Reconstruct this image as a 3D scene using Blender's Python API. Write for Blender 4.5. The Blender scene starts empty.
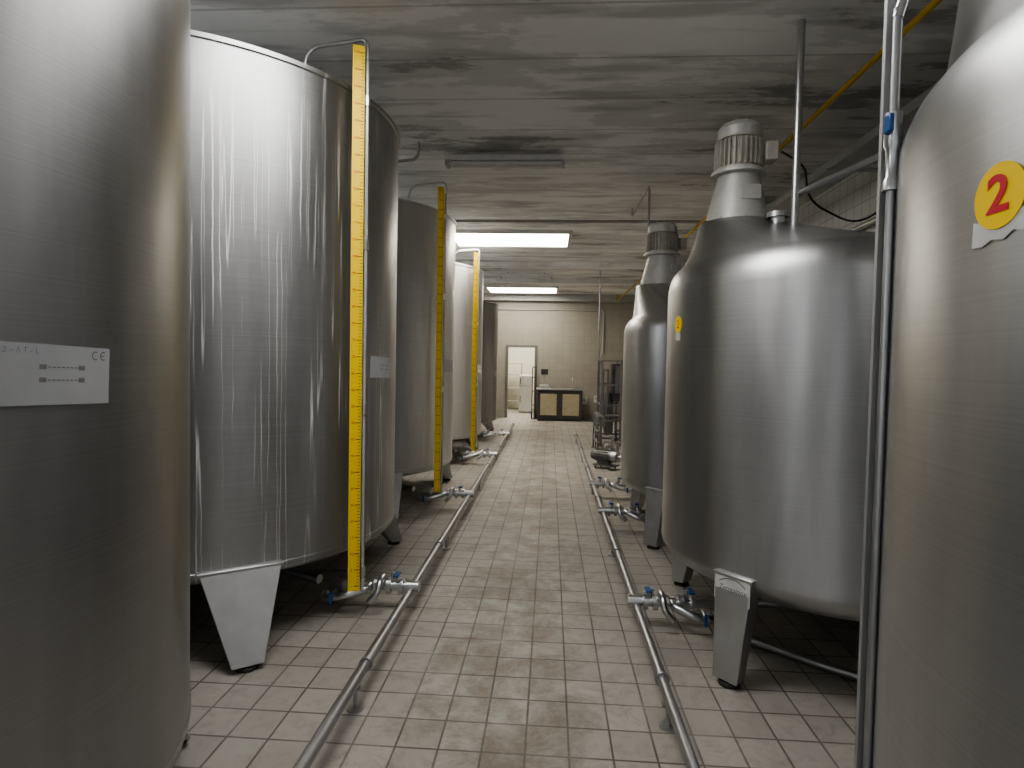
import bpy, bmesh, math, random
from math import pi, sin, cos, radians, sqrt, atan2
from mathutils import Vector, Matrix
random.seed(4)
S = bpy.context.scene
C = S.collection

# ---------------------------------------------------------------- materials
def newmat(name):
    m = bpy.data.materials.new(name); m.use_nodes = True
    nt = m.node_tree; b = nt.nodes['Principled BSDF']
    return m, nt, b
def N(nt, t, **k):
    n = nt.nodes.new(t)
    for a, v in k.items(): setattr(n, a, v)
    return n
def simple(name, col, rough=0.5, metal=0.0, noise=0.08, scale=12.0):
    m, nt, b = newmat(name)
    tc = N(nt, 'ShaderNodeTexCoord'); nz = N(nt, 'ShaderNodeTexNoise')
    nz.inputs['Scale'].default_value = scale; nz.inputs['Detail'].default_value = 4
    nt.links.new(tc.outputs['Object'], nz.inputs['Vector'])
    r = N(nt, 'ShaderNodeValToRGB')
    c = Vector(col)
    r.color_ramp.elements[0].position = .3; r.color_ramp.elements[1].position = .7
    r.color_ramp.elements[0].color = (*(c*(1-noise)), 1); r.color_ramp.elements[1].color = (*[min(1, x*(1+noise)) for x in c], 1)
    nt.links.new(nz.outputs['Fac'], r.inputs['Fac']); nt.links.new(r.outputs['Color'], b.inputs['Base Color'])
    b.inputs['Roughness'].default_value = rough; b.inputs['Metallic'].default_value = metal
    return m
def emis(name, col, st):
    m, nt, b = newmat(name)
    b.inputs['Base Color'].default_value = (*col, 1)
    b.inputs['Emission Color'].default_value = (*col, 1); b.inputs['Emission Strength'].default_value = st
    return m
def shell_mat(name, col=(.56, .56, .56), rough=.3, aniso=.75, drips=0.0, patch=0.25, seed=0.0):
    """brushed stainless sheet, UV in metres (u round, v up)"""
    m, nt, b = newmat(name); L = nt.links.new
    uv = N(nt, 'ShaderNodeUVMap')
    mp = N(nt, 'ShaderNodeMapping'); mp.inputs['Location'].default_value = (seed, seed*.7, 0); mp.inputs['Scale'].default_value = (.35, 55, 1)
    L(uv.outputs[0], mp.inputs[0])
    br = N(nt, 'ShaderNodeTexNoise'); br.inputs['Scale'].default_value = 3; br.inputs['Detail'].default_value = 3
    L(mp.outputs[0], br.inputs['Vector'])
    mp2 = N(nt, 'ShaderNodeMapping'); mp2.inputs['Location'].default_value = (seed, seed, 0); mp2.inputs['Scale'].default_value = (2.6, .32, 1)
    L(uv.outputs[0], mp2.inputs[0])
    bl = N(nt, 'ShaderNodeTexNoise'); bl.inputs['Scale'].default_value = 1.3; bl.inputs['Detail'].default_value = 6; bl.inputs['Roughness'].default_value = .6
    L(mp2.outputs[0], bl.inputs['Vector'])
    r = N(nt, 'ShaderNodeValToRGB'); e = r.color_ramp.elements
    e[0].position = .35; e[1].position = .65
    e[0].color = (*[c*(1-patch) for c in col], 1); e[1].color = (*[min(1, c*(1+patch*.5)) for c in col], 1)
    mixf = N(nt, 'ShaderNodeMath', operation='MULTIPLY_ADD')
    L(br.outputs['Fac'], mixf.inputs[0]); mixf.inputs[1].default_value = .28
    bm_ = N(nt, 'ShaderNodeMath', operation='MULTIPLY'); L(bl.outputs['Fac'], bm_.inputs[0]); bm_.inputs[1].default_value = .72
    L(bm_.outputs[0], mixf.inputs[2]); L(mixf.outputs[0], r.inputs['Fac'])
    colout = r.outputs['Color']
    rr = N(nt, 'ShaderNodeMapRange'); rr.inputs['From Min'].default_value = .3; rr.inputs['From Max'].default_value = .7
    rr.inputs['To Min'].default_value = rough-.07; rr.inputs['To Max'].default_value = rough+.07
    L(mixf.outputs[0], rr.inputs['Value']); rout = rr.outputs[0]
    if drips > 0:
        mp3 = N(nt, 'ShaderNodeMapping'); mp3.inputs['Scale'].default_value = (24, .30, 1); mp3.inputs['Location'].default_value = (seed*3, 0, 0)
        wn = N(nt, 'ShaderNodeTexNoise'); wn.inputs['Scale'].default_value = 5; wn.inputs['Detail'].default_value = 5
        L(uv.outputs[0], wn.inputs['Vector'])
        wa = N(nt, 'ShaderNodeVectorMath', operation='MULTIPLY_ADD'); wa.inputs[1].default_value = (.018, 0, 0)
        L(wn.outputs['Color'], wa.inputs[0]); L(uv.outputs[0], wa.inputs[2]); L(wa.outputs[0], mp3.inputs[0])
        dn = N(nt, 'ShaderNodeTexNoise'); dn.inputs['Scale'].default_value = 1.0; dn.inputs['Detail'].default_value = 1; dn.inputs['Roughness'].default_value = .5
        L(mp3.outputs[0], dn.inputs['Vector'])
        sb = N(nt, 'ShaderNodeMath', operation='SUBTRACT'); L(dn.outputs['Fac'], sb.inputs[0]); sb.inputs[1].default_value = .56
        ab = N(nt, 'ShaderNodeMath', operation='ABSOLUTE'); L(sb.outputs[0], ab.inputs[0])
        dr = N(nt, 'ShaderNodeMapRange'); dr.inputs['From Min'].default_value = .004; dr.inputs['From Max'].default_value = .020; dr.inputs['To Min'].default_value = 1; dr.inputs['To Max'].default_value = 0
        L(ab.outputs[0], dr.inputs['Value'])
        big = N(nt, 'ShaderNodeTexNoise'); big.inputs['Scale'].default_value = 1.0; big.inputs['Detail'].default_value = 4
        bmp = N(nt, 'ShaderNodeMapping'); bmp.inputs['Scale'].default_value = (7.0, .8, 1); bmp.inputs['Location'].default_value = (seed, 3, 0)
        L(uv.outputs[0], bmp.inputs[0]); L(bmp.outputs[0], big.inputs['Vector'])
        bgr = N(nt, 'ShaderNodeMapRange'); bgr.inputs['From Min'].default_value = .45; bgr.inputs['From Max'].default_value = .55; L(big.outputs['Fac'], bgr.inputs['Value'])
        mu = N(nt, 'ShaderNodeMath', operation='MULTIPLY'); L(dr.outputs[0], mu.inputs[0]); L(bgr.outputs[0], mu.inputs[1])
        mu2 = N(nt, 'ShaderNodeMath', operation='MULTIPLY'); L(mu.outputs[0], mu2.inputs[0]); mu2.inputs[1].default_value = drips
        mx = N(nt, 'ShaderNodeMixRGB'); L(mu2.outputs[0], mx.inputs['Fac']); L(colout, mx.inputs['Color1']); mx.inputs['Color2'].default_value = (.95, .95, .93, 1)
        colout = mx.outputs[0]
        ra = N(nt, 'ShaderNodeMath', operation='MULTIPLY_ADD'); L(mu2.outputs[0], ra.inputs[0]); ra.inputs[1].default_value = .3; L(rout, ra.inputs[2]); rout = ra.outputs[0]
        mt = N(nt, 'ShaderNodeMapRange'); L(mu2.outputs[0], mt.inputs['Value']); mt.inputs['To Min'].default_value = 1.0; mt.inputs['To Max'].default_value = .5
        L(mt.outputs[0], b.inputs['Metallic'])
    else:
        b.inputs['Metallic'].default_value = 1.0
    L(colout, b.inputs['Base Color']); L(rout, b.inputs['Roughness'])
    b.inputs['Anisotropic'].default_value = aniso; b.inputs['Anisotropic Rotation'].default_value = .25
    tg = N(nt, 'ShaderNodeTangent', direction_type='RADIAL', axis='Z'); L(tg.outputs[0], b.inputs['Tangent'])
    bp = N(nt, 'ShaderNodeBump'); bp.inputs['Strength'].default_value = .08; bp.inputs['Distance'].default_value = .01
    L(bl.outputs['Fac'], bp.inputs['Height']); L(bp.outputs[0], b.inputs['Normal'])
    return m
def tile_mat(name, c1, c2, grout, size, msize, rough, coord, dirt=0.3, dirtcol=(.1, .09, .08), bump=.15, grime=None, sizey=None):
    m, nt, b = newmat(name); L = nt.links.new
    sizey = sizey or size
    def MA(op, a, b_=None, c=None):
        n = N(nt, 'ShaderNodeMath', operation=op)
        for i, x in enumerate((a, b_, c)):
            if x is None: continue
            if isinstance(x, (int, float)): n.inputs[i].default_value = x
            else: L(x, n.inputs[i])
        return n.outputs[0]
    def mix(f, a, b_):
        n = N(nt, 'ShaderNodeMixRGB')
        for i, x in enumerate((f, a, b_)):
            if isinstance(x, tuple): n.inputs[i].default_value = (*x, 1)
            elif isinstance(x, (int, float)): n.inputs[i].default_value = x
            else: L(x, n.inputs[i])
        return n.outputs[0]
    tc = N(nt, 'ShaderNodeTexCoord'); sp = N(nt, 'ShaderNodeSeparateXYZ'); cb = N(nt, 'ShaderNodeCombineXYZ')
    L(tc.outputs['Object'], sp.inputs[0]); L(sp.outputs[coord[0]], cb.inputs[0]); L(sp.outputs[coord[1]], cb.inputs[1])
    vec = cb.outputs[0]
    gx = MA('DIVIDE', MA('ADD', sp.outputs[coord[0]], 40.03), size); gy = MA('DIVIDE', MA('ADD', sp.outputs[coord[1]], 40.0), sizey)
    fx, fy = MA('FRACT', gx), MA('FRACT', gy)
    dx = MA('MINIMUM', fx, MA('SUBTRACT', 1, fx)); dy = MA('MINIMUM', fy, MA('SUBTRACT', 1, fy))
    d = MA('MINIMUM', dx, dy)
    ms = msize/size/2
    mr = N(nt, 'ShaderNodeMapRange'); mr.inputs['From Min'].default_value = ms*.6; mr.inputs['From Max'].default_value = ms*1.5; mr.inputs['To Min'].default_value = 1; mr.inputs['To Max'].default_value = 0
    L(d, mr.inputs['Value']); gm = mr.outputs[0]
    c2v = N(nt, 'ShaderNodeCombineXYZ'); L(MA('FLOOR', gx), c2v.inputs[0]); L(MA('FLOOR', gy), c2v.inputs[1])
    wn = N(nt, 'ShaderNodeTexWhiteNoise'); L(c2v.outputs[0], wn.inputs['Vector'])
    tile = mix(wn.outputs['Value'], c1, c2)
    nz = N(nt, 'ShaderNodeTexNoise'); nz.inputs['Scale'].default_value = 1.6; nz.inputs['Detail'].default_value = 8; nz.inputs['Roughness'].default_value = .65
    L(vec, nz.inputs['Vector'])
    rp = N(nt, 'ShaderNodeMapRange'); rp.inputs['From Min'].default_value = .45; rp.inputs['From Max'].default_value = .72; rp.inputs['To Max'].default_value = dirt
    L(nz.outputs['Fac'], rp.inputs['Value'])
    gmix = gm
    if grime:
        n0 = N(nt, 'ShaderNodeTexNoise'); n0.inputs['Scale'].default_value = 2.3; n0.inputs['Detail'].default_value = 5; L(vec, n0.inputs['Vector'])
        gf = N(nt, 'ShaderNodeMapRange'); gf.inputs['From Min'].default_value = .35; gf.inputs['From Max'].default_value = .60; gf.inputs['To Min'].default_value = .5; gf.inputs['To Max'].default_value = .95
        L(n0.outputs['Fac'], gf.inputs['Value']); gmix = MA('MULTIPLY', gm, gf.outputs[0])
    col = mix(rp.outputs[0], tile, dirtcol)
    if grime:
        n2 = N(nt, 'ShaderNodeTexNoise'); n2.inputs['Scale'].default_value = 9; n2.inputs['Detail'].default_value = 10; n2.inputs['Roughness'].default_value = .75; n2.inputs['Distortion'].default_value = .8
        L(vec, n2.inputs['Vector'])
        r2 = N(nt, 'ShaderNodeMapRange'); r2.inputs['From Min'].default_value = .48; r2.inputs['From Max'].default_value = .72; r2.inputs['To Max'].default_value = .8
        L(n2.outputs['Fac'], r2.inputs['Value'])
        col = mix(r2.outputs[0], col, grime)
        n3 = N(nt, 'ShaderNodeTexNoise'); n3.inputs['Scale'].default_value = 3.0; n3.inputs['Detail'].default_value = 12; n3.inputs['Roughness'].default_value = .8; n3.inputs['Distortion'].default_value = .4
        L(vec, n3.inputs['Vector'])
        ax = MA('ABSOLUTE', MA('ADD', sp.outputs['X'], .18)); amp = N(nt, 'ShaderNodeMapRange'); amp.inputs['From Min'].default_value = .1; amp.inputs['From Max'].default_value = .75; amp.inputs['To Min'].default_value = .15; amp.inputs['To Max'].default_value = -.04
        L(ax, amp.inputs['Value'])
        sm = MA('ADD', n3.outputs['Fac'], amp.outputs[0])
        r3 = N(nt, 'ShaderNodeMapRange'); r3.inputs['From Min'].default_value = .53; r3.inputs['From Max'].default_value = .72; r3.inputs['To Max'].default_value = .8
        L(sm, r3.inputs['Value'])
        col = mix(r3.outputs[0], col, (.175, .14, .11))
    col = mix(gmix, col, grout)
    L(col, b.inputs['Base Color'])
    rr = N(nt, 'ShaderNodeMapRange'); rr.inputs['To Min'].default_value = rough-.1; rr.inputs['To Max'].default_value = rough+.2
    L(nz.outputs['Fac'], rr.inputs['Value']); L(rr.outputs[0], b.inputs['Roughness'])
    bp = N(nt, 'ShaderNodeBump', invert=True); bp.inputs['Strength'].default_value = bump; bp.inputs['Distance'].default_value = .01
    L(gm, bp.inputs['Height']); L(bp.outputs[0], b.inputs['Normal'])
    return m

M_floor = tile_mat('floor_tiles', (.43, .405, .365), (.35, .33, .295), (.085, .073, .062), .18, .0085, .48, ('X', 'Y'), .4, (.27, .245, .215), .2, (.27, .235, .195), .20)
M_wallx = tile_mat('wall_tiles_side', (.72, .72, .70), (.66, .66, .64), (.32, .315, .30), .15, .006, .3, ('Y', 'Z'), .2, (.5, .49, .47), .08)
M_wally = tile_mat('wall_tiles_end', (.33, .305, .26), (.305, .285, .245), (.24, .22, .19), .2, .006, .4, ('X', 'Z'), .35, (.24, .225, .195), .06)
def ceiling_mat():
    m, nt, b = newmat('ceiling_peeling_paint'); L = nt.links.new
    tc = N(nt, 'ShaderNodeTexCoord')
    mp = N(nt, 'ShaderNodeMapping'); mp.inputs['Scale'].default_value = (.4, 1.1, 1); mp.inputs['Location'].default_value = (3.1, 1.7, 0); L(tc.outputs['Object'], mp.inputs[0])
    n1 = N(nt, 'ShaderNodeTexNoise'); n1.inputs['Scale'].default_value = 1.1; n1.inputs['Detail'].default_value = 15; n1.inputs['Roughness'].default_value = .68; n1.inputs['Distortion'].default_value = .0
    L(mp.outputs[0], n1.inputs['Vector'])
    r = N(nt, 'ShaderNodeValToRGB'); e = r.color_ramp.elements
    e[0].position = .33; e[0].color = (.28, .275, .26, 1)
    e[1].position = .66; e[1].color = (.90, .90, .88, 1)
    k = e.new(.41); k.color = (.44, .435, .42, 1)
    k = e.new(.43); k.color = (.70, .695, .68, 1)
    k = e.new(.51); k.color = (.76, .755, .74, 1)
    k = e.new(.525); k.color = (.88, .875, .86, 1)
    L(n1.outputs['Fac'], r.inputs['Fac'])
    mp2 = N(nt, 'ShaderNodeMapping'); mp2.inputs['Scale'].default_value = (.7, 4.0, 1); L(tc.outputs['Object'], mp2.inputs[0])
    n2 = N(nt, 'ShaderNodeTexNoise'); n2.inputs['Scale'].default_value = 1.4; n2.inputs['Detail'].default_value = 8; L(mp2.outputs[0], n2.inputs['Vector'])
    r2 = N(nt, 'ShaderNodeMapRange'); r2.inputs['From Min'].default_value = .52; r2.inputs['From Max'].default_value = .66; r2.inputs['To Max'].default_value = .5; L(n2.outputs['Fac'], r2.inputs['Value'])
    mx0 = N(nt, 'ShaderNodeMixRGB'); L(r2.outputs[0], mx0.inputs['Fac']); L(r.outputs['Color'], mx0.inputs['Color1']); mx0.inputs['Color2'].default_value = (.36, .355, .34, 1)
    sp = N(nt, 'ShaderNodeSeparateXYZ'); L(tc.outputs['Object'], sp.inputs[0])
    md = N(nt, 'ShaderNodeMath', operation='MODULO'); ad = N(nt, 'ShaderNodeMath', operation='ADD'); L(sp.outputs['Y'], ad.inputs[0]); ad.inputs[1].default_value = 20
    L(ad.outputs[0], md.inputs[0]); md.inputs[1].default_value = .6
    lt = N(nt, 'ShaderNodeMath', operation='LESS_THAN'); L(md.outputs[0], lt.inputs[0]); lt.inputs[1].default_value = .02
    ml = N(nt, 'ShaderNodeMath', operation='MULTIPLY'); L(lt.outputs[0], ml.inputs[0]); ml.inputs[1].default_value = .35
    mx = N(nt, 'ShaderNodeMixRGB'); L(ml.outputs[0], mx.inputs['Fac']); L(mx0.outputs[0], mx.inputs['Color1']); mx.inputs['Color2'].default_value = (.25, .25, .245, 1)
    L(mx.outputs[0], b.inputs['Base Color']); b.inputs['Roughness'].default_value = .85
    return m
M_ceil = ceiling_mat()
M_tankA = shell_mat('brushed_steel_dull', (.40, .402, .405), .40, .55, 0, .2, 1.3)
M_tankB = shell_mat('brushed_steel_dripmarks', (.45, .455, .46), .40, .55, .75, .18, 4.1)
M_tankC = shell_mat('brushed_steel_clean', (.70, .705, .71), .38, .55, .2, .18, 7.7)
M_mix = shell_mat('brushed_steel_mixer', (.52, .525, .53), .38, .6, 0, .2, 2.2)
M_leg = simple('steel_leg', (.54, .545, .55), .42, .85, .1, 6)
M_pipe = simple('steel_pipe', (.60, .61, .62), .3, 1, .06, 20)
M_dpipe = simple('dull_steel_pipe', (.42, .425, .43), .4, .9, .1, 9)
M_skid = simple('dark_skid_steel', (.20, .20, .20), .5, .5, .1, 9)
M_rail = simple('flat_steel_rail', (.42, .425, .43), .5, .7, .05, 9)
M_dark = simple('dark_rubber', (.03, .03, .03), .6)
M_blue = simple('blue_handle', (.02, .09, .30), .4)
M_yellow = simple('yellow_scale', (.95, .66, .01), .45, 0, .03, 3)
M_black = simple('black_print', (.02, .02, .02), .5)
M_red = simple('red_print', (.6, .02, .04), .5)
M_white = simple('white_paint', (.66, .66, .64), .5)
M_plate = simple('aluminium_plate', (.52, .53, .55), .5, .1, .05, 9)
M_tag = simple('white_tag', (.62, .62, .61), .5)
M_grey = simple('grey_print', (.16, .16, .17), .5)
M_lgrey = simple('light_grey_print', (.30, .30, .30), .5)
M_ink = simple('faded_ink', (.22, .27, .40), .6)
M_neck = simple('neck_casting', (.56, .555, .53), .45, .25, .08, 14)
M_motor = simple('motor_paint', (.50, .48, .43), .5, .05, .12, 25)
M_cond = simple('grey_conduit', (.42, .42, .41), .5, .2)
M_ypipe = simple('yellow_gas_pipe', (.50, .33, .03), .5)
M_cab = simple('cream_door', (.46, .40, .28), .5)
M_cabd = simple('dark_frame', (.07, .067, .065), .5)
M_tube = simple('clear_sight_tube', (.50, .50, .49), .2, .3)
M_bright = emis('skylight_glass', (1.0, .93, .80), 15)
M_dim = emis('skylight_glass_dimmed', (1.0, .98, .95), 8)  # glow of the unseen near skylight, turned down so the steel doesn't overexpose
M_fill = emis('added_fill_glow', (.98, .985, 1.0), 5.5)  # glow for the made-up fill panels on the left wall
M_hose = simple('white_hose', (.55, .54, .5), .5)
M_beyond = simple('pale_plaster', (.80, .77, .67), .6)

# ---------------------------------------------------------------- mesh builder
class MB:
    def __init__(s):
        s.bm = bmesh.new(); s.uv = s.bm.loops.layers.uv.new('UVMap')
    def add(s, vs, fs, mat=0, smooth=False, M=None, uvs=None):
        bv = [s.bm.verts.new((M @ Vector(v)) if M else v) for v in vs]
        for i, f in enumerate(fs):
            try: fc = s.bm.faces.new([bv[j] for j in f])
            except ValueError: continue
            fc.material_index = mat; fc.smooth = smooth
            if uvs:
                for l, t in zip(fc.loops, uvs[i]): l[s.uv].uv = t
        return s
    def box(s, c, d, mat=0, M=None):
        x, y, z = c; a, b_, e = d[0]/2, d[1]/2, d[2]/2
        vs = [(x+i*a, y+j*b_, z+k*e) for k in (-1, 1) for j in (-1, 1) for i in (-1, 1)]
        return s.add(vs, [(0, 2, 3, 1), (4, 5, 7, 6), (0, 1, 5, 4), (2, 6, 7, 3), (0, 4, 6, 2), (1, 3, 7, 5)], mat, False, M)
    def rings(s, rg, seg=64, mat=0, M=None, caps=True, smooth=True, Ruv=1.0, a0=0.0):
        vs = []; fs = []; uvs = []; vl = [0]
        for i in range(1, len(rg)):
            a, b_ = rg[i-1], rg[i]; vl.append(vl[-1]+sqrt((a[2]-b_[2])**2+(a[3]-b_[3])**2))
        for (cx, cy, z, r) in rg:
            for k in range(seg):
                t = 2*pi*k/seg+a0; vs.append((cx+r*cos(t), cy+r*sin(t), z))
        for i in range(len(rg)-1):
            for k in range(seg):
                k2 = (k+1) % seg
                fs.append((i*seg+k, i*seg+k2, (i+1)*seg+k2, (i+1)*seg+k))
                u0, u1 = 2*pi*k/seg*Ruv, 2*pi*(k+1)/seg*Ruv
                uvs.append([(u0, vl[i]), (u1, vl[i]), (u1, vl[i+1]), (u0, vl[i+1])])
        if caps:
            fs.append(tuple(reversed(range(seg)))); uvs.append([(0, 0)]*seg)
            n = (len(rg)-1)*seg; fs.append(tuple(range(n, n+seg))); uvs.append([(0, 0)]*seg)
        return s.add(vs, fs, mat, smooth, M, uvs)
    def lathe(s, prof, seg=32, mat=0, M=None, Ruv=1.0, a0=0.0):
        return s.rings([(0, 0, z, max(r, .0008)) for r, z in prof], seg, mat, M, True, True, Ruv, a0)
    def cyl(s, p0, p1, r, r1=None, seg=20, mat=0):
        p0, p1 = Vector(p0), Vector(p1); d = p1-p0
        M = Matrix.Translation(p0) @ d.to_track_quat('Z', 'Y').to_matrix().to_4x4()
        return s.rings([(0, 0, 0, r), (0, 0, d.length, r if r1 is None else r1)], seg, mat, M)
    def tube(s, pts, r, mat=0, fil=.08, seg=14):
        P = [Vector(p) for p in pts]; out = [P[0]]
        for i in range(1, len(P)-1):
            a = (P[i-1]-P[i]); b_ = (P[i+1]-P[i]); f = min(fil, a.length*.45, b_.length*.45)
            A = P[i]+a.normalized()*f; B = P[i]+b_.normalized()*f
            for k in range(7):
                t = k/6; out.append(A*(1-t)**2+P[i]*2*t*(1-t)+B*t*t)
        out.append(P[-1])
        vs = []; fs = []; n = None
        for i, p in enumerate(out):
            t = (out[min(i+1, len(out)-1)]-out[max(i-1, 0)]).normalized()
            if n is None:
                n = t.orthogonal().normalized()
            n = (n-t*n.dot(t)).normalized(); q = t.cross(n)
            for k in range(seg):
                a = 2*pi*k/seg; vs.append(tuple(p+n*r*cos(a)+q*r*sin(a)))
        for i in range(len(out)-1):
            for k in range(seg):
                k2 = (k+1) % seg; fs.append((i*seg+k, i*seg+k2, (i+1)*seg+k2, (i+1)*seg+k))
        fs.append(tuple(reversed(range(seg)))); m_ = (len(out)-1)*seg; fs.append(tuple(range(m_, m_+seg)))
        return s.add(vs, fs, mat, True)
    def text(s, txt, size, mat=0, f=None, align='CENTER', extr=0.0008, shear=0.0, offset=0.0):
        cu = bpy.data.curves.new('t', 'FONT'); cu.body = txt; cu.size = size; cu.align_x = align; cu.align_y = 'CENTER'; cu.extrude = extr; cu.resolution_u = 4; cu.shear = shear; cu.offset = offset
        o = bpy.data.objects.new('t', cu); C.objects.link(o)
        bpy.context.view_layer.update()
        me = bpy.data.meshes.new_from_object(o.evaluated_get(bpy.context.evaluated_depsgraph_get()))
        s.add([f(*v.co) for v in me.vertices], [tuple(p.vertices) for p in me.polygons], mat)
        bpy.data.objects.remove(o); bpy.data.meshes.remove(me)
        return s
    def stroke(s, pts, wd, mat, f, lift=.0036):
        for (a, b_) in zip(pts[:-1], pts[1:]):
            d = Vector((b_[0]-a[0], b_[1]-a[1])); 
            if d.length < 1e-6: continue
            n = Vector((-d.y, d.x)).normalized()*wd/2; e = d.normalized()*wd*.3
            q = [(a[0]-e.x-n.x, a[1]-e.y-n.y), (b_[0]+e.x-n.x, b_[1]+e.y-n.y), (b_[0]+e.x+n.x, b_[1]+e.y+n.y), (a[0]-e.x+n.x, a[1]-e.y+n.y)]
            s.add([f(x, y, lift) for x, y in q], [(0, 1, 2, 3)], mat)
        return s
    def mesh(s, name, mats, sharp=35):
        bmesh.ops.recalc_face_normals(s.bm, faces=s.bm.faces)
        me = bpy.data.meshes.new(name); s.bm.to_mesh(me); s.bm.free()
        for m in mats: me.materials.append(m)
        me.set_sharp_from_angle(angle=radians(sharp))
        return me
    def obj(s, name, mats, parent=None, label=None, category=None, group=None, kind=None, bevel=0, loc=None, rot=None, sharp=35):
        o = bpy.data.objects.new(name, s.mesh(name, mats, sharp)); C.objects.link(o)
        fin(o, parent, label, category, group, kind, loc, rot)
        if bevel:
            b_ = o.modifiers.new('bevel', 'BEVEL'); b_.width = bevel; b_.segments = 2; b_.limit_method = 'ANGLE'; b_.angle_limit = radians(50)
        return o
def fin(o, parent=None, label=None, category=None, group=None, kind=None, loc=None, rot=None):
    if parent: o.parent = parent
    if label: o['label'] = label
    if category: o['category'] = category
    if group: o['group'] = group
    if kind: o['kind'] = kind
    if loc: o.location = loc
    if rot: o.rotation_euler = rot
def empty(name, loc, label, category, group=None, rot=None):
    o = bpy.data.objects.new(name, None); C.objects.link(o); o.empty_display_size = .2
    fin(o, None, label, category, group, None, loc, rot); return o
def copy_thing(root, loc, rot=None, scale=None, skip=(), label=None):
    r = root.copy(); C.objects.link(r); r.location = loc
    if rot: r.rotation_euler = rot
    if scale: r.scale = scale
    if label: r['label'] = label
    def rec(src, dst):
        for ch in list(src.children):
            if ch.name.split('.')[0] in skip: continue
            c = ch.copy(); C.objects.link(c); c.parent = dst; c.matrix_parent_inverse = ch.matrix_parent_inverse.copy(); rec(ch, c)
    rec(root, r); return r
def wrap(R, ang, z, tilt=0.0):
    def f(u, v, w):
        if tilt: u, v = u*cos(tilt)-v*sin(tilt), u*sin(tilt)+v*cos(tilt)
        a = ang+u/R; rr = R+w
        return (rr*cos(a), rr*sin(a), z+v)
    return f
def patch(mb, R, ang, z, w, h, off, mat, tilt=0, n=12, th=.002):
    f = wrap(R, ang, z, tilt); vs = []; fs = []
    for i in range(n+1):
        u = -w/2+w*i/n
        vs += [f(u, -h/2, off), f(u, h/2, off), f(u, h/2, off+th), f(u, -h/2, off+th)]
    for i in range(n):
        a = i*4; b_ = a+4
        fs += [(a, b_, b_+1, a+1), (a+3, a+2, b_+2, b_+3), (a+1, b_+1, b_+2, a+2), (a, a+3, b_+3, b_)]
    fs += [(0, 1, 2, 3), (n*4+3, n*4+2, n*4+1, n*4)]
    mb.add(vs, fs, mat)
def disc(mb, R, ang, z, r, off, mat, th=.001, n=32):
    f = wrap(R, ang, z); vs = [f(0, 0, off+th)]
    vs += [f(r*cos(2*pi*i/n), r*sin(2*pi*i/n), off+th) for i in range(n)]
    vs += [f(r*cos(2*pi*i/n), r*sin(2*pi*i/n), off-.0005) for i in range(n)]
    fs = [(0, 1+i, 1+(i+1) % n) for i in range(n)]+[(1+i, 1+n+i, 1+n+(i+1) % n, 1+(i+1) % n) for i in range(n)]
    mb.add(vs, fs, mat)
def leg_mesh(ang, rad, ztop, wt, wb, dt, db, splay=0.0):
    mb = MB(); M = Matrix.Rotation(ang, 4, 'Z')
    ro_t, ro_b = rad, rad+splay
    zb = .03
    vs = [(ro_b-db, -wb*.4, zb), (ro_b, -wb/2, zb), (ro_b, wb/2, zb), (ro_b-db, wb*.4, zb),
          (ro_t-dt, -wt*.3, ztop), (ro_t, -wt/2, ztop), (ro_t, wt/2, ztop), (ro_t-dt, wt*.3, ztop)]
    mb.add(vs, [(3, 2, 1, 0), (4, 5, 6, 7), (0, 1, 5, 4), (1, 2, 6, 5), (2, 3, 7, 6), (3, 0, 4, 7)], 0, False, M)
    mb.box((ro_t-dt/2+.004, 0, ztop-.012), (dt+.012, wt+.012, .02), 0, M)
    p = M @ Vector((ro_b-db/2, 0, 0))
    mb.cyl((p.x, p.y, 0), (p.x, p.y, .022), .055, .05, 24, 1); mb.cyl((p.x, p.y, .02), (p.x, p.y, .06), .018, None, 12, 1)
    return mb

# ---------------------------------------------------------------- room
YF, YB = -3.5, 17.5
XL, XR = -4.0, 2.95
H = 3.6
def structure(mb, name, mats, **k): return mb.obj(name, mats, kind='structure', **k)
structure(MB().box(((XL+XR)/2, (YF+YB+4)/2, -.05), (XR-XL+.4, YB+4-YF, .1)), 'floor', [M_floor])
structure(MB().box(((XL+XR)/2, (YF+YB+4)/2, H+.05), (XR-XL+.4, YB+4-YF, .1)), 'ceiling', [M_ceil])
structure(MB().box((XL-.1, (YF+YB+4)/2, H/2), (.2, YB+4-YF, H)), 'wall_left', [M_wallx])
structure(MB().box((XR+.1, (YF+YB+4)/2, H/2), (.2, YB+4-YF, H)), 'wall_right', [M_wallx])
w = MB(); gx0, gx1, gz = -2.0, 1.6, 3.0  # opening made up behind the camera so world light enters as fill
w.box(((XL+gx0)/2, YF-.1, H/2), (gx0-XL, .2, H)); w.box(((XR+gx1)/2, YF-.1, H/2), (XR-gx1, .2, H)); w.box(((gx0+gx1)/2, YF-.1, (H+gz)/2), (gx1-gx0, .2, H-gz))
structure(w, 'wall_near', [M_white])
DX0, DX1, DZ = -1.24, -.46, 2.06
w = MB()
w.box(((XL+DX0)/2, YB+.1, H/2), (DX0-XL, .2, H)); w.box(((XR+DX1)/2, YB+.1, H/2), (XR-DX1, .2, H)); w.box(((DX0+DX1)/2, YB+.1, (H+DZ)/2), (DX1-DX0, .2, H-DZ))
structure(w, 'wall_far', [M_wally])
structure(MB().box(((XL+XR)/2, YB+3.9, H/2), (XR-XL, .2, H)), 'wall_beyond', [M_beyond])
t = MB(); t.box((DX0-.03, YB-.01, DZ/2), (.07, .06, DZ)); t.box((DX1+.03, YB-.01, DZ/2), (.07, .06, DZ)); t.box(((DX0+DX1)/2, YB-.01, DZ+.035), (DX1-DX0+.13, .06, .07))
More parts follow.
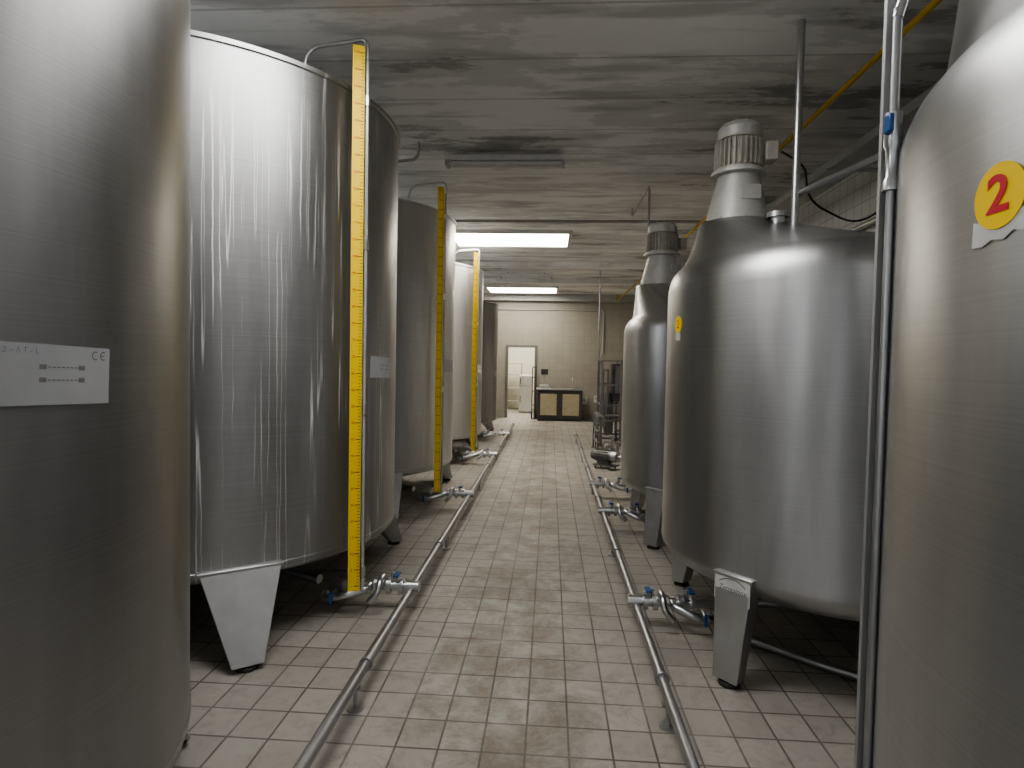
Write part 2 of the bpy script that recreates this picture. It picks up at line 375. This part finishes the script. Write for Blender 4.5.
structure(t, 'trim_1', [simple('door_frame_grey', (.15, .14, .13), .5)], bevel=.004)
structure(MB().box(((XL+XR)/2, YB-.12, H-.1), (XR-XL, .24, .2)), 'trim_2', [M_cond])
structure(MB().box(((XL+XR)/2, 12.0, H-.05), (XR-XL, .16, .1)), 'trim_3', [M_ceil])
structure(MB().box(((XL+XR)/2, 14.3, H-.05), (XR-XL, .16, .1)), 'trim_4', [M_ceil])
for i, (y0, y1, sh, mt_) in enumerate([(9.1, 10.15, -.03, M_bright), (15.6, 16.8, -.15, M_bright), (1.9, 3.05, 0, M_dim)]):  # last one is unseen, continues the row, added to light the near end
    m = MB(); x0, x1 = -1.55+sh, .27+sh
    m.box(((x0+x1)/2, (y0+y1)/2, H-.02), (x1-x0, y1-y0, .02), 0)
    for (cx, cy, dx, dy) in [((x0+x1)/2, y0, x1-x0+.1, .05), ((x0+x1)/2, y1, x1-x0+.1, .05), (x0-.02, (y0+y1)/2, .05, y1-y0), (x1+.02, (y0+y1)/2, .05, y1-y0)]:
        m.box((cx, cy, H-.025), (dx, dy, .05), 1)
    structure(m, 'window_or_fill_%d' % (i+1), [mt_, M_white])
for i in range(5):  # glowing panels added behind the tanks as soft ambient fill, not real windows
    y0 = -2.6+3.3*i+.3; m = MB(); m.box((XL+.01, y0+1.3, 2.75), (.02, 2.6, 1.1), 0)
    for k in range(4): m.box((XL+.02, y0+2.6*k/3, 2.75), (.04, .05, 1.15), 1)
    for z in (2.2, 3.3): m.box((XL+.02, y0+1.3, z), (.04, 2.65, .05), 1)
    structure(m, 'window_or_fill_%d' % (4+i), [M_fill, M_white])

# ---------------------------------------------------------------- left storage tanks
RL, XLc = 1.3, -2.45
ZT = 3.24
ZB = .42
def storage(loc, matl, label):
    root = empty('storage_tank', loc, label, 'tank', 'tall storage tanks with yellow level scales')
    m = MB()
    m.lathe([(0, ZB-.14), (.1, ZB-.14), (RL-.06, ZB-.025), (RL-.012, ZB-.005), (RL, ZB+.01), (RL, ZB+.025), (RL+.004, ZB+.03), (RL+.004, ZB+.045), (RL, ZB+.05),
             (RL, 1.5), (RL, 1.51), (RL, 2.4), (RL, ZT-.03), (RL+.012, ZT-.025), (RL+.012, ZT), (RL-.02, ZT+.01), (.3, 3.42), (0, 3.43)], 128, 0, None, RL, pi)
    m.obj('shell', [matl], root, sharp=30)
    for k in range(4):
        a = radians((-53 if k == 0 else -47)+90*k)
        leg_mesh(a, RL+.02, .48, .42, .16, .26, .10, .21).obj('leg', [M_leg, M_dark], root, bevel=.006)
    A = radians(-6.9); Z = 1.552; TL = radians(-2)
    m = MB(); patch(m, RL, A, Z, .34, .14, .001, 0, TL)
    f = wrap(RL, A, Z, TL)
    arc = lambda cx, cy, r: [(cx+r*cos(t), cy+r*sin(t)) for t in [radians(60+240*i/9) for i in range(10)]]
    m.stroke(arc(.122, .050, .010), .0024, 1, f); m.stroke(arc(.148, .050, .010), .0024, 1, f); m.stroke([(.139, .050), (.150, .050)], .0022, 1, f)
    x = -.125
    for ch in ([(0, .008), (0, -.004), (.007, -.004)], [(0, .006), (.005, .009), (.007, .004), (0, -.004), (.008, -.004)], [(0, 0), (.007, .001)], [(0, -.004), (.004, .009), (.008, -.004)], [(0, .009), (.009, .009), (.0045, .009), (.0045, -.004)], [(0, 0), (.006, 0)], [(0, .009), (.0, -.004), (.006, -.004)]):
        m.stroke([(x+p[0], .052+p[1]*.9) for p in ch], .0012, 2, f); x += .0145
    for v0 in (.018, -.012):
        m.add([f(x, y, .0036) for (x, y) in ((-.03, v0-.006), (.09, v0-.006), (.09, v0+.006), (-.03, v0+.006))], [(0, 1, 2, 3)], 3)
        for k in range(9): m.stroke([(-.022+k*.0118, v0), (-.015+k*.0118, v0)], .0018, 1, f, .004)
    m.obj('nameplate', [M_plate, M_grey, M_ink, M_lgrey], root, label='pale aluminium nameplate with conformity mark')
    m = MB(); m.tube([(0, 0, .32), (0, 0, .2), (.25, -.06, .19), (.94, -.33, .16)], .03); m.cyl((0, 0, .26), (0, 0, .28), .06)
    m.obj('outlet_pipe', [M_pipe], root)
    return root
def add_gauge(root):
    gx, gy = 1.25, -.58
    n = Vector((.42, -.91, 0)).normalized(); s_ = Vector((-n.y, n.x, 0))
    Mg = Matrix(((s_.x, n.x, 0, gx), (s_.y, n.y, 0, gy), (0, 0, 1, 0), (0, 0, 0, 1)))
    m = MB(); z0, z1 = .19, 3.46; wd = .070
    m.box((0, 0, (z0+z1)/2), (wd, .006, z1-z0), 0, Mg)
    z = z0+.03; k = 0
    while z < z1-.02:
        L_ = .03 if k % 5 == 0 else .016
        m.box((wd/2-.003-L_/2, .0036, z), (L_, .0014, .004 if k % 5 == 0 else .0025), 1, Mg)
        if k % 5 == 0 and k > 0:
            m.text(str(k), .022, 2, lambda u, v, w_, z=z: Mg @ Vector((u-.014, .0045+w_, v+z)), 'CENTER', .0003)
        z += .02; k += 1
    g = m.obj('level_scale', [M_yellow, M_black, M_red], root, label='yellow ruler strip with black ticks and red numbers')
    tx = .054
    P = lambda a, b_, c: tuple(Mg @ Vector((a, b_, c)))
    m = MB(); m.tube([P(tx, -.02, .18), P(tx, -.02, 3.44)], .011)
    m.obj('sight_tube', [M_tube], g)
    for zz in (.30, 1.3, 2.3, 3.15):
        m = MB()
        a = Vector(P(tx, -.02, zz)); b_ = Vector((cos(atan2(a.y, a.x))*(RL-.01), sin(atan2(a.y, a.x))*(RL-.01), zz)) if zz > .45 else Vector((a.x-.22, a.y+.12, zz-.04))
        m.cyl(a, b_, .009, None, 10)
        m.cyl(a-Vector((0, 0, .03)), a+Vector((0, 0, .03)), .018, None, 14)
        m.box((.03, -.02, zz), (.07, .012, .03), 0, Mg)
        m.obj('gauge_bracket', [M_pipe], g)
    m = MB(); m.tube([P(tx, -.02, 3.40), P(tx, -.02, 3.52), (gx-.35, gy+.1, 3.50), (gx-.40, gy+.12, 3.30)], .012)
    m.obj('vent_tube', [M_pipe], g)
T2 = storage((-2.42, 4.13, 0), M_tankB, 'tall brushed steel storage tank with white drip marks')
add_gauge(T2)
def remat(root, to, low=0):
    for ch in root.children:
        if ch.name.split('.')[0] == 'shell':
            ch.data = ch.data.copy(); ch.data.materials[0] = to
            if low:
                for v in ch.data.vertices:
                    if v.co.z < .6: v.co.z -= low
        if low and ch.name.split('.')[0] == 'leg': ch.scale = (.86, .86, 1)
NG = ('level_scale', 'sight_tube', 'gauge_bracket', 'vent_tube')
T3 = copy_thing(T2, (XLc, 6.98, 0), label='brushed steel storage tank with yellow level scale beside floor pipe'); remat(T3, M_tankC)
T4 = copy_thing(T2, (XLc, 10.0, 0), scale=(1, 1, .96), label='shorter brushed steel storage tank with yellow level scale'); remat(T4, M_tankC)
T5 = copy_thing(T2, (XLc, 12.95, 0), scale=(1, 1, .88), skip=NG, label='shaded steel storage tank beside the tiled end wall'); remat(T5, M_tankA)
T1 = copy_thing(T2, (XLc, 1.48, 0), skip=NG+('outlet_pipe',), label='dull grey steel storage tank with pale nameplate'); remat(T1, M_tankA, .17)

# ---------------------------------------------------------------- right mixing tanks
RR, XRc = 1.0, 1.72
OX, OY = -.50, .42
def mixer(loc):
    root = empty('mixing_tank', loc, 'domed steel mixing tank with agitator motor and small yellow sticker', 'tank', 'domed mixing tanks with agitators')
    m = MB()
    rg = [(0, 0, .30, .001), (0, 0, .305, .25), (0, 0, .35, .62), (0, 0, .42, .87), (0, 0, .47, .965), (0, 0, .52, .998), (0, 0, .545, RR+.003), (0, 0, .56, RR), (0, 0, 1.3, RR), (0, 0, 2.03, RR), (0, 0, 2.07, .998), (0, 0, 2.11, .99), (0, 0, 2.15, .973), (0, 0, 2.18, .95), (0, 0, 2.205, .92)]
    for i in range(1, 15):
        t_ = i/14; rg.append((OX*t_, OY*t_, 2.205+.345*(.65*t_+.35*t_**2.2), .92+(.24-.92)*t_))
    m.rings(rg, 128, 0, None, True, True, RR)
    m.obj('shell', [M_mix], root, sharp=60)
    for k in range(4):
        a = radians((220 if k == 0 else 225)+90*k)
        leg_mesh(a, RR+.02, .56, .21, .14, .17, .09, .05).obj('leg', [M_leg, M_dark], root, bevel=.006)
    m = MB(); Mo = Matrix.Translation((OX, OY, 0))
    m.lathe([(.0, 2.52), (.225, 2.52), (.225, 2.55), (.20, 2.555), (.195, 2.60), (.135, 2.84), (.135, 2.86), (.175, 2.865), (.175, 2.885), (.0, 2.885)], 40, 0, Mo)
    for k in range(8):
        a = 2*pi*k/8; m.cyl((OX+.21*cos(a), OY+.21*sin(a), 2.545), (OX+.21*cos(a), OY+.21*sin(a), 2.565), .012, None, 6)
    m.box((OX+.03, OY-.17, 2.72), (.12, .02, .09), 0)
    m.obj('agitator_neck', [M_neck], root)
    m = MB()
    m.lathe([(0, 2.885), (.145, 2.885), (.145, 2.91), (.125, 2.915), (.125, 3.09), (.145, 3.095), (.145, 3.11), (0, 3.11)], 40, 0, Mo)
    for k in range(28):
        a = 2*pi*k/28; m.box((.137, 0, 3.0), (.036, .006, .17), 0, Mo @ Matrix.Rotation(a, 4, 'Z'))
    mot = m.obj('gearmotor', [M_motor], root)
    m = MB(); m.lathe([(0, 3.11), (.14, 3.11), (.14, 3.165), (.115, 3.20), (.05, 3.21), (0, 3.21)], 36, 0, Mo)
    for k in range(10):
        a = 2*pi*k/10; m.box((.08, 0, 3.207), (.05, .012, .006), 1, Mo @ Matrix.Rotation(a, 4, 'Z'))
    m.obj('fan_cowl', [M_neck, M_dark], mot)
    MB().box((OX+.175, OY-.06, 3.0), (.08, .12, .12)).obj('terminal_box', [M_motor], mot, bevel=.008)
    m = MB(); m.cyl((-.38, .02, 2.25), (-.38, .02, 2.52), .04); m.cyl((-.38, .02, 2.50), (-.38, .02, 2.53), .062); m.cyl((-.38, .02, 2.44), (-.38, .02, 2.46), .055)
    m.obj('top_nozzle', [M_pipe], root)
    m = MB(); m.lathe([(0, 2.2), (.2, 2.2), (.2, 2.28), (.22, 2.285), (.22, 2.305), (.18, 2.32), (0, 2.325)], 40, 0, Matrix.Translation((.42, .1, 0)))
    m.tube([(.36, .0, 2.30), (.36, .0, 2.35), (.5, .2, 2.35), (.5, .2, 2.30)], .008, 0, .03)
    m.obj('manhole_cover', [M_pipe], root)
    m = MB(); m.tube([(0, 0, .33), (0, 0, .2), (-.3, -.0, .17), (-.66, .03, .15)], .028); m.obj('outlet_pipe', [M_pipe], root)
    return root
R2 = mixer((XRc, 3.7, 0))
m = MB(); disc(m, RR, radians(189.5), 1.84, .05, .001, 0); patch(m, RR, radians(189.5), 1.775, .07, .05, .0008, 2, 0, 6, .0006)
f = wrap(RR, radians(189.5), 1.84); m.text('2', .07, 1, lambda u, v, w_: f(u, v, w_+.003), 'CENTER', .0003)
st2 = m.obj('number_sticker', [M_yellow, M_red, M_tag], R2, label='yellow round number sticker')
R3 = copy_thing(R2, (XRc, 5.95, 0), rot=(0, 0, radians(32)), scale=(1, 1, .935), skip=('number_sticker', 'outlet_pipe'), label='domed steel mixing tank with agitator motor beside equipment')
for ch in R3.children:
    if ch.name.split('.')[0] == 'leg': ch.rotation_euler = (0, 0, -radians(32))
R1 = copy_thing(R2, (1.675, 1.0, 0), skip=('number_sticker', ), label='close brushed steel mixing tank with yellow number 2 sticker')
m = MB(); disc(m, RR, radians(182.0), 1.868, .050, .0022, 0)
f = wrap(RR, radians(182.0), 1.868)
tp = [(-.052, -.030), (-.02, -.040), (.02, -.034), (.055, -.024), (.060, -.056), (.045, -.062), (.03, -.057), (.012, -.068), (-.012, -.064), (-.03, -.072), (-.054, -.070)]
m.add([f(x, y, .0018) for x, y in tp], [tuple(range(len(tp)))], 2)
m.text('2', .080, 1, lambda u, v, w_: f(u*1.15, v, w_+.0042), 'CENTER', .0004, 0, .0015)
m.obj('number_sticker', [M_yellow, M_red, M_tag], R1, label='round yellow sticker with red number 2 and torn white tag')
a = radians(220); m = MB(); Mr = Matrix.Rotation(a, 4, 'Z')
m.box((RR+.026, 0, .485), (.004, .20, .135), 0, Mr)
def bf(u, v, w_): return Mr @ Vector((RR+.0285+w_, u, .485+v))
arcp = [(.075*cos(t)+.0, .012+.038*sin(t)) for t in [radians(20+140*i/12) for i in range(13)]]
m.stroke(arcp, .005, 1, bf, .0005)
m.text('Tecnoinox', .040, 1, lambda u, v, w_: bf(u*.9, v-.002, w_), 'CENTER', .0003, .5)
m.stroke([(-.07, -.036), (.07, -.030)], .002, 1, bf, .0005)
m.obj('maker_badge', [M_tag, M_grey], R2, label='small pale maker badge with arched emblem')
m = MB(); m.tube([(-.925, .405, .12), (-.925, .405, 2.40)], .009)
m.obj('level_tube', [M_dpipe], R1)
m = MB(); m.box((-.918, .435, 1.25), (.036, .012, 2.4)); m.obj('mounting_rail', [M_rail], R1)
m = MB(); m.lathe([(0, 2.0), (.018, 2.0), (.018, 2.02), (.013, 2.03), (.013, 2.09), (.018, 2.1), (.018, 2.17), (0, 2.17)], 20, 0, Matrix.Translation((-.925, .405, 0)))
m.obj('riser_valve', [M_pipe], R1, label='small steel valve on level tube')
m = MB(); m.tube([(-.925, .405, 2.38), (-.9, .40, 2.48), (-.7, .3, 2.5), (-.62, .25, 2.2)], .011); m.obj('vent_elbow', [M_pipe], R1)
MB().box((-.945, .385, 2.14), (.010, .028, .04)).obj('valve_handle', [M_blue], R1, label='blue valve handle', bevel=.004)

# ---------------------------------------------------------------- floor pipes
def floor_pipe(x, y0, y1, lab):
    root = empty('floor_pipe', (x, y0, 0), lab, 'pipe', 'stainless pipes along the aisle')
    m = MB(); m.tube([(0, 0, .13), (0, y1-y0, .13)], .024, 0)
    y = .9
    while y < y1-y0:
        m.cyl((0, y, .13), (0, y+.03, .13), .034); y += 1.9
    m.obj('pipe_run', [M_dpipe], root)
    y = .75
    while y < y1-y0:
        s_ = MB(); s_.cyl((0, y, 0), (0, y, .105), .01, None, 10); s_.cyl((0, y, 0), (0, y, .008), .04); s_.box((0, y, .10), (.06, .03, .012)); s_.obj('pipe_support', [M_dpipe], root); y += 2.4
    return root
floor_pipe(-.86, 1.9, 14.5, 'long stainless pipe on short feet beside storage tanks')
floor_pipe(.555, 1.9, 12.5, 'long stainless pipe on short feet beside mixing tanks')
def valve_set(loc, length, sgn, lab):
    root = empty('drain_valve', loc, lab, 'valve', 'drain valves on the aisle pipes')
    m = MB()
    L_ = length*sgn
    m.tube([(0, 0, 0), (L_*.45, 0, 0)], .028, 0, .05); m.tube([(L_*.45, 0, 0), (L_*.75, .0, -.01), (L_, .03, .0)], .028)
    m.cyl((-.05*sgn, -.0, -.0), (.03*sgn, 0, 0), .036)
    for t_ in (.12, .27, .42, .62, .8):
        m.cyl((L_*t_-.014, 0, 0), (L_*t_+.014, 0, 0), .05, None, 24)
    m.tube([(L_*.34, 0, .02), (L_*.34, 0, .06), (L_*.34, -.09, .06), (L_*.34, -.13, .0), (L_*.34+.06*sgn, -.13, -.06)], .02, 0, .04)
    m.tube([(L_*.5, 0, .0), (L_*.5, -.07, .0), (L_*.75, -.13, -.03), (L_*1.02, -.10, -.06), (L_*1.05, -.02, -.06)], .024, 0, .08)
    m.obj('valve_body', [M_pipe], root)
    for t_, q in ((.2, 1), (.7, -1)):
        h = MB(); h.cyl((L_*t_, 0, .02), (L_*t_, 0, .075), .011); h.cyl((L_*t_, 0, .065), (L_*t_, 0, .085), .02)
        h.obj('valve_stem', [M_pipe], root)
        h = MB(); h.box((L_*t_-.02*sgn*q, -.035, .085), (.035, .08, .014), 0); h.obj('valve_handle', [M_blue], root, bevel=.004)
    h = MB(); h.cyl((L_*.9, -.06, -.03), (L_*.9, -.14, -.03), .016); tp = h.obj('sample_tap', [M_pipe], root)
    MB().box((L_*.9, -.15, -.04), (.016, .014, .07)).obj('tap_lever', [M_blue], tp)
    return root
for y in (3.76, 6.5, 9.36, 12.2): valve_set((-.86, y, .155), .53, -1, 'stainless drain valve with blue handles beside storage tank')
for y in (3.68, 5.95, 7.3): valve_set((.555, y, .155), .43, 1, 'stainless drain valve with blue handles beside mixing tank')
m = MB(); m.tube([(0, 0, .03), (.5, -.45, .03), (1.0, -.75, .03), (1.15, -1.1, .03)], .022, 0, .2)
m.obj('drain_hose', [M_dpipe], None, 'dull grey drain line lying on tiles under mixing tank', 'hose', loc=(1.05, 3.6, 0))

# ---------------------------------------------------------------- ceiling fixtures
def batten(x0, x1, y, z, lab):
    root = empty('fluorescent_lamp', ((x0+x1)/2, y, z), lab, 'ceiling lamp', 'ceiling fluorescent battens'); L_ = x1-x0
    MB().box((0, 0, .03), (L_, .14, .05)).obj('housing', [M_tag], root, bevel=.008)
    for sy in (-.04, .04):
        m = MB(); m.cyl((-L_/2+.04, sy, -.015), (L_/2-.04, sy, -.015), .018); m.obj('tube', [M_white], root)
    for sx in (-1, 1): MB().box((sx*(L_/2-.02), 0, -.01), (.035, .13, .05)).obj('end_cap', [M_cond], root)
    for sx in (-1, 1): MB().cyl((sx*L_*.35, 0, .05), (sx*L_*.35, 0, H-z), .008, None, 8).obj('hanger', [M_cond], root)
batten(-1.04, .10, 5.75, 3.5, 'unlit fluorescent batten under stained ceiling')
batten(-1.15, .0, 13.3, 3.5, 'unlit fluorescent batten near the second skylight')

def pipe(name, pts, r, mat, lab, cat='pipe', fil=.1):
    m = MB(); m.tube(pts, r, 0, fil)
    return m.obj(name, [mat], None, lab, cat)
pipe('conduit', [(-1.9, 8.0, 3.60), (-1.9, 8.0, 3.48), (2.0, 8.0, 3.48), (XR-.03, 8.0, 3.48)], .02, M_cond, 'thin grey conduit crossing below the ceiling by skylight')
pipe('gas_pipe', [(1.84, -1, 3.60), (1.84, -1, 3.40), (1.84, 17.2, 3.40), (1.84, 17.2, 3.60)], .018, M_ypipe, 'yellow painted gas pipe running below the ceiling')
m = MB(); 
m.box((2.45, 7, 3.30), (.25, 17, .012)); m.box((2.325, 7, 3.33), (.01, 17, .07)); m.box((2.575, 7, 3.33), (.01, 17, .07))
for k in range(7): m.box((2.61, .5+2.4*k, 3.285), (.64, .04, .02)); m.box((2.91, .5+2.4*k, 3.285), (.05, .05, .14))
for dx in (-.07, -.02, .05): m.cyl((2.45+dx, -1, 3.32), (2.45+dx, 15, 3.32), .014, None, 10)
m.obj('cable_tray', [M_cond], None, 'grey metal cable tray on wall brackets below ceiling', 'cable tray')
pipe('wall_pipe', [(2.90, -1, 2.95), (2.90, 16.9, 2.95)], .025, M_pipe, 'steel service pipe along the white tiled side wall')
pipe('wall_pipe', [(2.90, -1, 2.80), (2.90, 16.9, 2.80)], .018, M_cond, 'thin grey service pipe along the white tiled side wall')
pipe('process_pipe', [(1.40, 3.62, 2.34), (1.40, 3.62, 3.6)], .022, M_pipe, 'vertical stainless pipe rising from mixing tank to ceiling')
pipe('transfer_pipe', [(1.43, 3.62, 2.62), (1.56, 2.95, 2.62), (1.70, 2.3, 2.62), (1.72, 1.2, 2.62), (1.72, 1.2, 2.30)], .02, M_pipe, 'horizontal stainless transfer pipe linking tank tops')
pipe('hose', [(1.35, 6.0, 2.36), (1.37, 5.9, 2.62), (1.55, 5.2, 2.72), (1.62, 4.6, 2.66), (1.6, 4.2, 2.36)], .018, M_hose, 'pale flexible hose arching between mixing tank tops', 'hose', .25)
pipe('water_pipe', [(1.0, 7.8, 3.60), (1.0, 7.8, 3.5), (1.0, 6.45, 3.5), (1.0, 6.45, 2.6)], .012, M_cond, 'thin grey service pipe dropping to agitator')
pipe('motor_cable', [(1.46, 4.03, 3.0), (1.60, 4.0, 2.90), (1.75, 4.3, 2.75), (2.2, 4.5, 2.62), (2.6, 4.5, 3.0), (2.86, 4.5, 3.27)], .007, M_dark, 'thin black motor cable sagging to the wall', 'cable', .2)
pipe('wall_conduit', [(XL+.1, YB-.03, 3.16), (1.5, YB-.03, 3.16), (1.5, YB-.03, 1.9)], .018, M_cond, 'grey conduit along far tiled wall', 'conduit')
pipe('service_pipe', [(1.02, 12.9, 0), (1.02, 12.9, 3.6)], .02, M_dpipe, 'slim vertical steel pipe beside processing skid')
pipe('vent_pipe', [(-1.25, 5.5, 3.6), (-1.25, 5.5, 3.45), (-1.9, 5.6, 3.42), (-1.9, 5.6, 3.6)], .014, M_cond, 'thin grey vent pipe between storage tanks')

# ---------------------------------------------------------------- far end furniture
root = empty('sink_cabinet', (.28, 17.05, 0), 'steel bench cabinet with two cream doors against far wall', 'cabinet')
m = MB(); m.box((0, .0, .46), (1.26, .56, .80)); m.box((0, .03, .03), (1.2, .5, .06)); m.obj('body', [M_cabd], root, bevel=.005)
MB().box((0, 0, .885), (1.32, .62, .04)).obj('countertop', [M_dpipe], root, bevel=.005)
for sx in (-1, 1):
    d = MB().box((sx*.31, -.29, .46), (.46, .02, .60)).obj('door', [M_cab], root, bevel=.004)
    MB().cyl((sx*.1, -.315, .42), (sx*.1, -.315, .6), .008).obj('handle', [M_pipe], d)
m = MB(); m.tube([(.35, .2, .9), (.35, .2, 1.2), (.35, .0, 1.2), (.35, -.03, 1.12)], .014, 0, .06); m.obj('tap', [M_pipe], root)
root = empty('bench_scale', (-.16, 17.0, .905), 'small dark bench scale on the steel cabinet', 'scale')
MB().box((0, 0, .04), (.26, .28, .08)).obj('base', [M_cond], root, bevel=.01)
MB().box((0, -.02, .09), (.24, .2, .015)).obj('weighing_pan', [M_pipe], root, bevel=.004)
m = MB(); m.cyl((0, .12, .06), (0, .12, .40), .018); m.box((0, .1, .46), (.20, .05, .16), 1); m.obj('display', [M_cond, M_dark], root)
root = empty('hand_truck', (-.46, 17.32, 0), 'dark upright steel trolley leaning beside doorway', 'trolley')
m = MB(); m.tube([(-.05, 0, .1), (-.05, .03, 1.5), (.05, .03, 1.5), (.05, 0, .1)], .016, 0, .04)
for z in (.4, .8, 1.2): m.cyl((-.05, .01, z), (.05, .01, z), .012)
m.box((0, -.1, .02), (.1, .2, .01)); m.cyl((-.04, 0, .012), (-.05, 0, .12), .016); m.cyl((.04, 0, .012), (.05, 0, .12), .016)
m.obj('frame', [M_cabd], root)
for sx in (-1, 1): MB().cyl((sx*.055, .06, .1), (sx*.075, .06, .1), .1, None, 24).obj('wheel', [M_dark], root)
for (x, z, w_, h_) in ((1.0, .55, .16, .22), (1.35, .6, .14, .2)):
    m = MB(); m.box((0, 0, 0), (w_, .06, h_)); m.box((0, -.035, .02), (w_*.6, .012, h_*.4), 1)
    m.obj('socket_box', [M_white, M_cond], None, 'small white electrical socket box on tiled wall', 'socket', loc=(x, YB-.03, z), bevel=.004)
root = empty('refrigerator', (-.78, 19.6, 0), 'white upright refrigerator in the lit room beyond doorway', 'refrigerator')
MB().box((0, .0, .62), (.42, .55, 1.2)).obj('body', [M_white], root, bevel=.01)
for z, h_ in ((.45, .8), (1.03, .34)):
    d = MB().box((0, -.29, z), (.41, .03, h_-.01)).obj('door', [M_tag], root, bevel=.008); MB().box((-.17, -.32, z), (.02, .03, .2)).obj('handle', [M_cabd], d)
root = empty('shelf_unit', (-1.28, 20.6, 0), 'grey metal shelf unit in the lit room beyond doorway', 'shelf')
m = MB()
for x in (-.3, .3):
    for y in (-.18, .18): m.box((x, y, .8), (.03, .03, 1.6))
m.obj('frame', [M_cond], root)
for z in (.3, .75, 1.2, 1.58): MB().box((0, 0, z), (.6, .38, .025)).obj('shelf_board', [M_cond], root)

root = empty('pasteurizer', (1.40, 12.3, 0), 'dark stainless processing skid with control cabinet and vertical columns', 'machine')
m = MB()
for x in (-.38, 0, .38):
    for y in (-.4, .4): m.box((x, y, .85), (.05, .05, 1.7)); m.cyl((x, y, 0), (x, y, .03), .05)
for z in (.15, .5, .8, 1.2, 1.68):
    for y in (-.4, .4): m.box((0, y, z), (.8, .035, .035))
    for x in (-.38, .38): m.box((x, 0, z), (.035, .8, .035))
m.obj('frame', [M_skid], root)
c = MB().box((.1, .05, 1.25), (.5, .5, .75)).obj('control_cabinet', [M_cabd], root, bevel=.01)
MB().box((.1, -.21, 1.3), (.4, .02, .55)).obj('door', [M_skid], c, bevel=.005)
m = MB(); m.lathe([(0, .2), (.09, .22), (.10, .3), (.10, .95), (.09, 1.02), (0, 1.05)], 28, 0, Matrix.Translation((-.2, 0, 0))); m.obj('vessel', [M_skid], root)
m = MB(); m.tube([(-.25, -.3, .2), (-.25, -.3, 1.5), (-.3, .3, 1.5), (-.3, .3, .3)], .025); m.obj('pipework', [M_skid], root)
m = MB(); m.tube([(-.1, -.3, .3), (.3, -.3, .3), (.3, -.3, .7)], .025); m.obj('pipework', [M_skid], root)
m = MB(); m.tube([(-.3, -.36, .6), (.1, -.36, .6), (.1, -.36, .2), (.34, -.36, .2)], .02); m.obj('pipework', [M_dpipe], root)
root = empty('valve_manifold', (.86, 11.2, 0), 'low stainless valve manifold with upright pipe stubs', 'manifold')
m = MB()
for z in (.22, .42): m.cyl((0, -.7, z), (0, .5, z), .025)
for y in (-.65, -.1, .45): m.cyl((0, y, 0), (0, y, .42), .014, None, 10); m.cyl((0, y, 0), (0, y, .01), .04)
m.obj('header_pipe', [M_skid], root)
for y in (-.5, -.25, .05, .3):
    m = MB(); m.cyl((0, y, .42), (0, y, .62), .02); m.cyl((0, y, .52), (0, y, .56), .04); m.tube([(0, y, .6), (0, y, .68), (.10, y, .68), (.10, y, .5)], .02, 0, .05); m.obj('riser_stub', [M_skid], root)
    MB().box((-.03, y, .55), (.05, .02, .012)).obj('valve_handle', [M_blue], root)
def pump(loc):
    root = empty('pump', loc, 'small stainless centrifugal pump on the tiled floor', 'pump', 'floor pumps')
    m = MB(); m.cyl((0, 0, .2), (0, .3, .2), .085, None, 28); m.cyl((0, .3, .2), (0, .36, .2), .09, .075, 28)
    for k in range(16):
        a = 2*pi*k/16; m.box((.09, 0, 0), (.02, .22, .005), 0, Matrix.Translation((0, .16, .2)) @ Matrix.Rotation(a, 4, 'Y'))
    m.obj('motor', [M_skid], root)
    m = MB(); m.cyl((0, -.09, .2), (0, 0, .2), .085, None, 28); m.cyl((0, -.2, .2), (0, -.09, .2), .03); m.cyl((.05, -.05, .2), (.05, -.05, .42), .024); m.cyl((.05, -.05, .4), (.05, -.05, .43), .04); m.obj('volute', [M_dpipe], root)
    m = MB(); m.box((0, .12, .06), (.2, .36, .02)); 
    for x in (-.08, .08):
        for y in (0, .26): m.cyl((x, y, 0), (x, y, .06), .014, None, 10)
    m.box((0, .15, .1), (.1, .2, .08)); m.obj('base', [M_skid], root)
    return root
p1 = pump((1.0, 10.0, 0)); copy_thing(p1, (.98, 9.2, 0), rot=(0, 0, .9)); copy_thing(p1, (1.3, 8.5, 0), rot=(0, 0, .5))

# ---------------------------------------------------------------- lights
def area(loc, rot, sx, sy, e, col=(1, .98, .95)):
    l = bpy.data.lights.new('area', 'AREA'); l.shape = 'RECTANGLE'; l.size = sx; l.size_y = sy; l.energy = e; l.color = col
    o = bpy.data.objects.new('area_light', l); C.objects.link(o); o.location = loc; o.rotation_euler = rot; return o
area((-.8, 19.2, 3.4), (0, 0, 0), 1.2, 1.5, 140, (1, .93, .78))
wd = bpy.data.worlds.new('w'); S.world = wd; wd.use_nodes = True
wd.node_tree.nodes['Background'].inputs[0].default_value = (.83, .84, .86, 1); wd.node_tree.nodes['Background'].inputs[1].default_value = 1.0

# ---------------------------------------------------------------- camera
cam = bpy.data.cameras.new('camera'); cam.sensor_width = 36; cam.lens = 600/1024*36; cam.clip_start = .05
co = bpy.data.objects.new('camera', cam); C.objects.link(co)
yaw, pitch, roll = math.atan(38/600), -math.atan(21/600), radians(1.1)
M = Matrix.Translation((0, 0, 1.6)) @ Matrix.Rotation(yaw, 4, 'Z') @ Matrix.Rotation(pi/2+pitch, 4, 'X') @ Matrix.Rotation(roll, 4, 'Z')
co.matrix_world = M
S.camera = co
S.view_settings.view_transform = 'AgX'; S.view_settings.look = 'AgX - Medium High Contrast'
S.view_settings.exposure = 0.15
